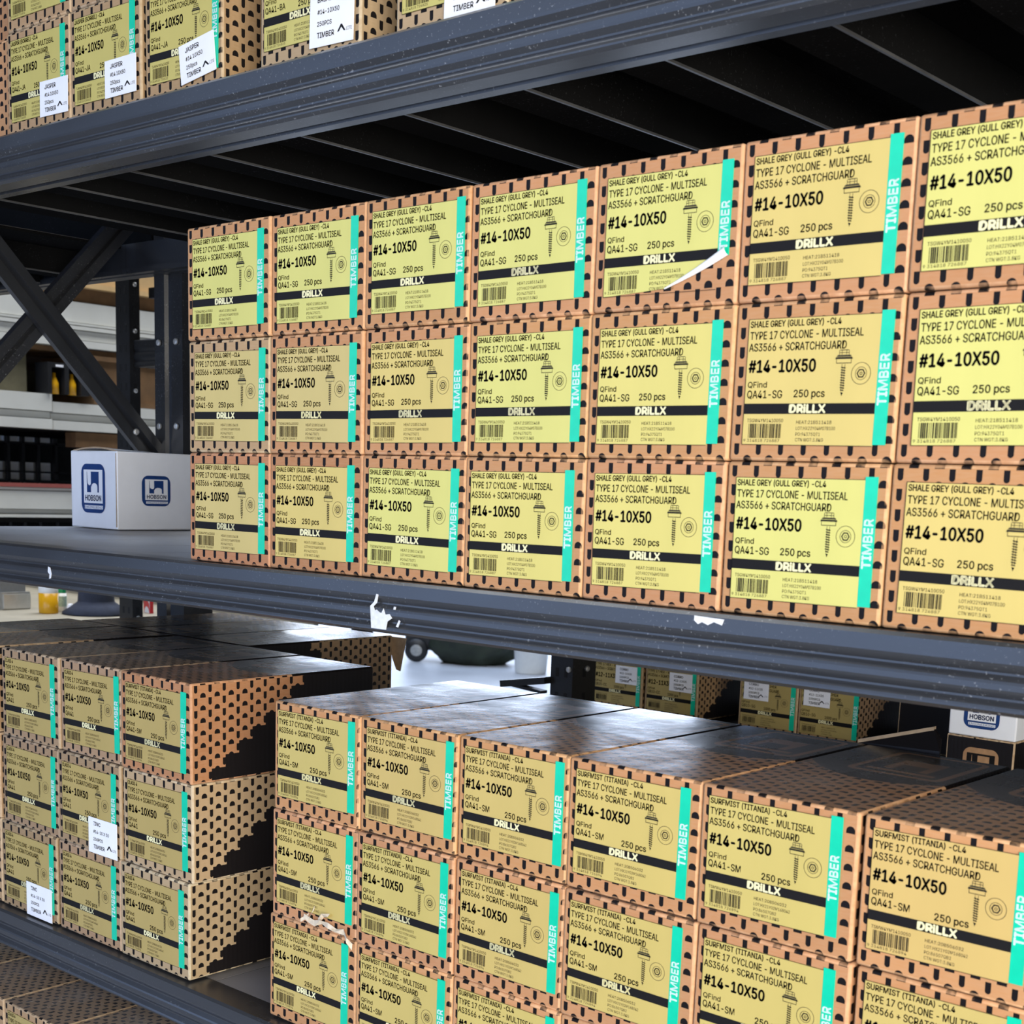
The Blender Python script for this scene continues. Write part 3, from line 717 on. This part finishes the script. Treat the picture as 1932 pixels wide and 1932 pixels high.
# ================================================================== bench beyond, with small things on it
M['pine'] = plain('pale_workbench', (.34, .30, .22), .6, var=.15, scale=8)
bn = empty('workbench', (-2.9, 1.5, FZ)); tag(bn, 'pale wooden workbench seen under the middle shelf beam at left', 'workbench')
mb = MB(); mb.box((-4.1, .75, -.39), (-2.10, 1.98, -.36)); part(mb, 'bench_top', M['pine'], bn)
for x_ in (-4.0, -2.2):
    for y_ in (.8, 1.9):
        mb = MB(); mb.box((x_-.03, y_-.03, FZ), (x_+.03, y_+.03, -.39)); part(mb, 'leg', M['black_steel'], bn)
mb = MB(); mb.box((-4.1, 1.96, -.36), (-2.10, 1.98, -.27)); part(mb, 'back_rail', M['pine'], bn)
M['amber'] = plain('amber_liquid', (.75, .38, .01), .25, var=.08); M['white_plastic'] = plain('white_plastic', (.82, .83, .80), .4, var=.03)
M['green'] = plain('green_cap', (.01, .35, .13), .4, var=.05); M['red'] = plain('red_packet', (.62, .02, .03), .4, var=.1)
M['navy'] = plain('navy_cloth', (.028, .034, .055), .9, var=.3, scale=25, bmp=.4); M['steel'] = plain('brushed_steel', (.42, .42, .40), .4, .7, var=.2, scale=40)
def jar(name, x, y, r, h, fill, cap, label, cat, capr=1.0, split=.8):
    e = empty(name, (x, y, -.36)); tag(e, label, cat)
    mb = MB(); mb.lathe([(0, 0), (r*.94, 0), (r, .004), (r, h*split), (r*.99, h*split)], (0, 0, 0), 28); mb.build('body', fill, e, smooth=True)
    mb = MB(); mb.lathe([(r*.99*capr, h*split), (r*1.0*capr, h*split+.002), (r*1.0*capr, h-.002), (r*.96*capr, h), (0, h)], (0, 0, 0), 28); mb.build('cap', cap, e, smooth=True)
    return e
jar('yellow_jar', -2.835, 1.455, .031, .094, M['amber'], M['white_plastic'], 'amber yellow jar with white top on the workbench', 'jar', 1., .72)
g_ = jar('green_capped_bottle', -2.865, 1.522, .0145, .076, M['white_plastic'], M['green'], 'small white bottle with green cap beside the yellow jar', 'bottle', .9, .82)
mb = MB(); mb.lathe([(.0147, .018), (.0147, .052)], (0, 0, 0), 28); mb.build('bottle_label', plain('pale_green_label', (.45, .62, .52), .5, var=.3, scale=200), g_, smooth=True)
# soft bucket hat
ht = empty('bucket_hat', (-2.745, 1.575, -.36)); tag(ht, 'dark navy cloth bucket hat lying on the workbench', 'hat')
mb = MB(); mb.lathe([(.108, .002), (.110, .006), (.075, .030), (.060, .040), (.058, .046)], (0, 0, 0), 32); mb.build('brim', M['navy'], ht, smooth=True)
mb = MB(); mb.lathe([(.059, .042), (.057, .07), (.053, .092), (.040, .102), (0, .104)], (0, 0, 0), 32); mb.build('crown', M['navy'], ht, smooth=True)
mb = MB()
rr = random.Random(2); pts = []
for k in range(5):
    for q in range(7): pts.append((.022*math.cos(q*.9)*(1-.15*k)+rr.uniform(-.003, .003), .016*math.sin(q*.9)*(1-.15*k), .008*k+rr.uniform(0, .002)))
mb.raw(pts, [(k*7+q, k*7+(q+1) % 7, (k+1)*7+(q+1) % 7, (k+1)*7+q) for k in range(4) for q in range(7)]+[tuple(28+q for q in range(7))])
tag(mb.build('crumpled_tissue', M['sticker'], None, (-2.79, 1.506, -.36), smooth=True), 'scrap of white tissue between bottle and hat', 'tissue')
rp = empty('red_packet', (-2.70, 1.745, -.36), (0, 0, R(-12))); tag(rp, 'small red and white striped packet beside the black post', 'packet')
mb = MB(); mb.box((-.028, -.006, 0), (.028, .006, .055)); mb.build('packet_body', M['red'], rp)
f = Flat()
for q in range(3): f.shape([(-.02+q*.018, .055), (-.012+q*.018, .055), (.028, .045-q*.014), (.028, .040-q*.014)])
f.ring(.0, .0, .0, .022, 24); f.v = [(x, y, max(z, .001)) for x, y, z in f.v]; link('packet_print', f.mesh('packet_print', M['sticker']), rp, (0, -.0065, 0))
vz = empty('steel_block', (-3.03, 1.43, -.36)); tag(vz, 'grey steel block with a bright rim at left of workbench', 'metal block')
mb = MB(); mb.box((-.09, -.05, 0), (.035, .05, .058)); mb.build('block', M['steel'], vz); mb = MB(); mb.box((-.085, -.045, .058), (.015, .045, .11)); mb.build('upper_block', plain('grey_cast_iron', (.20, .20, .19), .6), vz)
mb = MB(); mb.box((.035, -.048, .004), (.042, .048, .052)); mb.build('rim', M['zinc'], vz)

# ================================================================== storage rack along the left wall (runs away from the viewer)
M['pale_sheet'] = plain('pale_roofing_sheet', (.62, .61, .55), .45, var=.06, scale=5)
M['ply'] = plain('plywood', (.58, .38, .17), .65, var=.12, scale=9); M['rust_ply'] = plain('brown_board', (.17, .09, .035), .7, var=.3, scale=9)
M['khaki'] = plain('khaki_board', (.115, .10, .055), .75, var=.3, scale=6); M['red_steel'] = plain('oxide_red_beam', (.30, .075, .06), .6, var=.1)
cr_ = empty('storage_rack', (-4.3, 2.2, FZ)); tag(cr_, 'dark storage rack loaded with long pale sheet packs at far left', 'storage rack')
for y_ in (.6, 3.9):
    for x_ in (-4.02, -5.25):
        mb = MB(); mb.box((x_-.04, y_-.04, FZ), (x_+.04, y_+.04, 2.2)); part(mb, 'upright', M['black_steel'], cr_)
for zt in (-.09, .27, .61, .80):
    mb = MB(); mb.box((-5.25, .6, zt-(.003 if zt > .7 or .2 < zt < .3 else .02)), (-4.05, 3.9, zt)); part(mb, 'shelf', M['rust_ply'] if zt > .3 else M['deck'], cr_)
mb = MB(); mb.box((-4.10, 2.28, .205), (-4.02, 3.1, .2665)); part(mb, 'timber_bearer', M['rust_ply'], cr_)
mb = MB(); mb.box((-4.05, .6, .0345), (-3.99, 3.9, .050)); part(mb, 'red_beam', M['red_steel'], cr_)
mb = MB(); mb.box((-5.25, .6, 1.3), (-4.05, 3.9, 1.32)); part(mb, 'shelf', M['deck'], cr_)
mb = MB(); mb.box((-5.3, .6, .30), (-5.28, 3.9, 2.0)); part(mb, 'back_panel', M['khaki'], cr_)
def pack(y0, y1, z0, z1, mat, label, ribs=((.45, .006),), x0=-4.0, d=.6, cat='sheet pack'):
    e = empty('sheet_pack', (x0, y0, z0)); tag(e, label, cat, 'long pale packs on the wall rack')
    h = z1-z0; n = max(2, len(ribs)+1); zs = [0]+[h*r for r, _ in ribs]+[h]
    for k in range(len(zs)-1):
        mb = MB(); ins = ribs[k-1][1] if k else 0
        mb.box((-d, 0, zs[k]+.0015), (-(0 if k % 2 == 0 else ins), y1-y0, zs[k+1]-.0015)); mb.build('sheet_bundle', mat, e)
pack(.9, 3.3, .6105, .699, M['pale_sheet'], 'long pale sheet pack, lower of the two behind the cross brace', ((.35, .012), (.8, .02)))
pack(.9, 3.3, .6995, .796, M['pale_sheet'], 'long pale sheet pack, upper of the two behind the cross brace', ((.12, .01),))
pack(.9, 2.16, .2705, .415, M['pale_sheet'], 'white sheet pack with stepped end beneath the cross brace', ((.30, .02), (.5, .006)), -3.995)
pack(2.165, 3.3, .2705, .385, M['pale_sheet'], 'white sheet pack just right of the stepped one', ((.35, .02), (.6, .006)))
pack(.9, 3.3, -.0895, .033, M['pale_sheet'], 'white sheet pack lying under the oxide red beam', ((.12, .03), (.28, -.01), (.9, .004)))
def tbox(name, x0, y0, z0, d, w, h, mat, label, cat, battens=True):
    e = empty(name, (x0, y0, z0)); tag(e, label, cat)
    mb = MB(); mb.box((-d, 0, 0), (0, w, h)); mb.build('panel', mat, e)
    if battens:
        for zz in (0, h-.02):
            mb = MB(); mb.box((.0005, 0, zz), (.014, w, zz+.02)); mb.build('batten', mat, e)
    return e
tbox('plywood_crate', -4.0, 2.19, .8535, .5, .9, .15, M['ply'], 'bright plywood crate on the rack above the pale packs', 'crate')
tbox('brown_board_stack', -4.03, 2.0, .8005, .5, 1.1, .0525, M['rust_ply'], 'dark brown boards under the plywood crate', 'timber', False)
tbox('brown_crate', -4.02, 2.36, .3855, .4, .5, .20, M['rust_ply'], 'brown boarded crate behind the perforated black post', 'crate')
tbox('khaki_carton', -4.05, 1.5, .4155, .4, .58, .17, M['khaki'], 'large khaki carton in shade behind the cross brace', 'carton', False)
ds = empty('product_display', (-3.98, 2.135, .4155)); tag(ds, 'black display box with yellow bottles behind the cross brace', 'display box')
blk = M['black_steel']
for a, c_ in (((-.1, 0, 0), (0, .018, .105)), ((-.1, .075, 0), (0, .095, .105)), ((-.1, .15, 0), (0, .19, .105)), ((-.1, 0, .105), (0, .19, .125))):
    mb = MB(); mb.box(a, c_); mb.build('frame_bar', blk, ds)
for y_ in (.035, .11):
    f = MB(); f.box((.0005, y_, .108), (.0012, y_+.035, .117)); f.build('white_tag', M['sticker'], ds)
for k, y_ in enumerate((.045, .125)):
    mb = MB(); mb.lathe([(0, 0), (.018, 0), (.018, .045), (.007, .07), (.007, .085), (0, .085)], (-3.93-.08, 2.135+y_, .4155), 16)
    tag(mb.build('yellow_bottle', M['amber'], smooth=True), f'yellow bottle in the black display box, {["left", "right"][k]} one', 'bottle', 'bottles in the display box')
# pale cartons on dark racking far behind
fr = empty('far_rack', (-5.75, 3.0, FZ)); tag(fr, 'dark far racking with pale cartons seen above the white carton', 'storage rack')
for y_ in (2.70, 2.805, 2.888, 2.975, 3.075):
    mb = MB(); mb.box((-5.56, y_-.008, FZ), (-5.53, y_+.008, .8)); part(mb, 'upright', M['black_steel'], fr)
for zz in (.055, .1005, .2495):
    mb = MB(); mb.box((-5.8, 2.6, zz-.008), (-5.53, 3.3, zz)); part(mb, 'shelf', M['black_steel'], fr)
mb = MB(); mb.box((-5.9, 2.0, FZ), (-5.88, 4.5, 1.6)); part(mb, 'back_panel', M['deck'], fr)
n_ = 0
for (y0, y1) in ((2.71, 2.79), (2.82, 2.88), (2.90, 2.965), (2.985, 3.062)):
    for zz, hh in ((.0555, .035), (.101, .044), (.25, .058)):
        n_ += 1
        mb = MB(); mb.box((-.2, 0, 0), (0, y1-y0, hh)); e = mb.build('pale_carton', M['white_card'], None, (-5.57, y0, zz))
        mt_ = MB(); mt_.box((.0003, (y1-y0)*.1, hh*.55), (.001, (y1-y0)*.9, hh*.62)); mt_.build('tape', M['sticker'], e)
        tag(e, f'pale carton on far dark racking, {["bottom", "middle", "top"][(n_-1) % 3]} tier, {NTH[(n_-1)//3]} from left', 'carton', 'pale cartons on the far racking')

# ================================================================== things on the far floor
bk = empty('white_bucket', (-6.22, 7.75, FZ)); tag(bk, 'white plastic bucket with wire handle on the far concrete floor', 'bucket')
mb = MB(); mb.lathe([(0, 0), (.125, 0), (.13, .01), (.15, .29), (.158, .295), (.158, .315), (.15, .318), (.145, .30), (.12, .02), (0, .02)], (0, 0, 0), 32); mb.build('pail', M['white_plastic'], bk, smooth=True)
mb = MB(); n = 12; P = [Vector((.15*math.cos(R(200-a*.75))*1.02, .15*math.sin(R(200-a*.75))*1.02-.02, .27-.13*math.sin(R(a)))) for a in range(0, 181, 15)]
for a_, c_ in zip(P, P[1:]):
    d_ = (c_-a_).normalized(); q_ = d_.orthogonal().normalized(); mb.sweep([(.003*math.cos(k), .003*math.sin(k)) for k in (0, 1.57, 3.14, 4.71)], a_, c_, q_, d_.cross(q_))
mb.build('wire_handle', M['steel'], bk)
M['bag'] = plain('dark_green_bag', (.018, .026, .014), .6, var=.4, scale=10, bmp=.6)
bm = bmesh.new(); bmesh.ops.create_icosphere(bm, subdivisions=4, radius=1)
for v in bm.verts:
    n3 = noise.noise(v.co*2.2)*.16+noise.noise(v.co*5)*.06; p = v.co*(1+n3)
    v.co = Vector((p.x*.42, p.y*.30, max(p.z*.26+.20, 0)))
me = bpy.data.meshes.new('garbage_bag'); bm.to_mesh(me); bm.free(); me.materials.append(M['bag']); me.polygons.foreach_set('use_smooth', [True]*len(me.polygons))
tag(link('garbage_bag', me, None, (-6.93, 7.85, FZ), (0, 0, R(40))), 'dark green plastic bag slumped on the far floor beside the bucket', 'bag')
tr = empty('floor_scrubber', (-7.34, 7.72, FZ), (0, 0, R(40))); tag(tr, 'black and chrome wheeled machine standing on the far floor', 'machine')
mb = MB(); mb.box((-.22, -.2, .10), (.3, .2, .62)); mb.build('housing', M['black_steel'], tr)
for x_ in (-.12, .22):
    mb = MB(); pr_ = [(0, -.03), (.09, -.03), (.1, -.02), (.1, .02), (.09, .03), (0, .03)]
    mb.lathe(pr_, (0, 0, 0), 20); w_ = mb.build('wheel', M['black_steel'], tr, (x_, -.22, .1), (R(90), 0, 0), smooth=True)
    mb = MB(); mb.lathe([(0, .031), (.04, .033), (.05, .031)], (0, 0, 0), 16); mb.build('hub', M['steel'], w_, smooth=True)
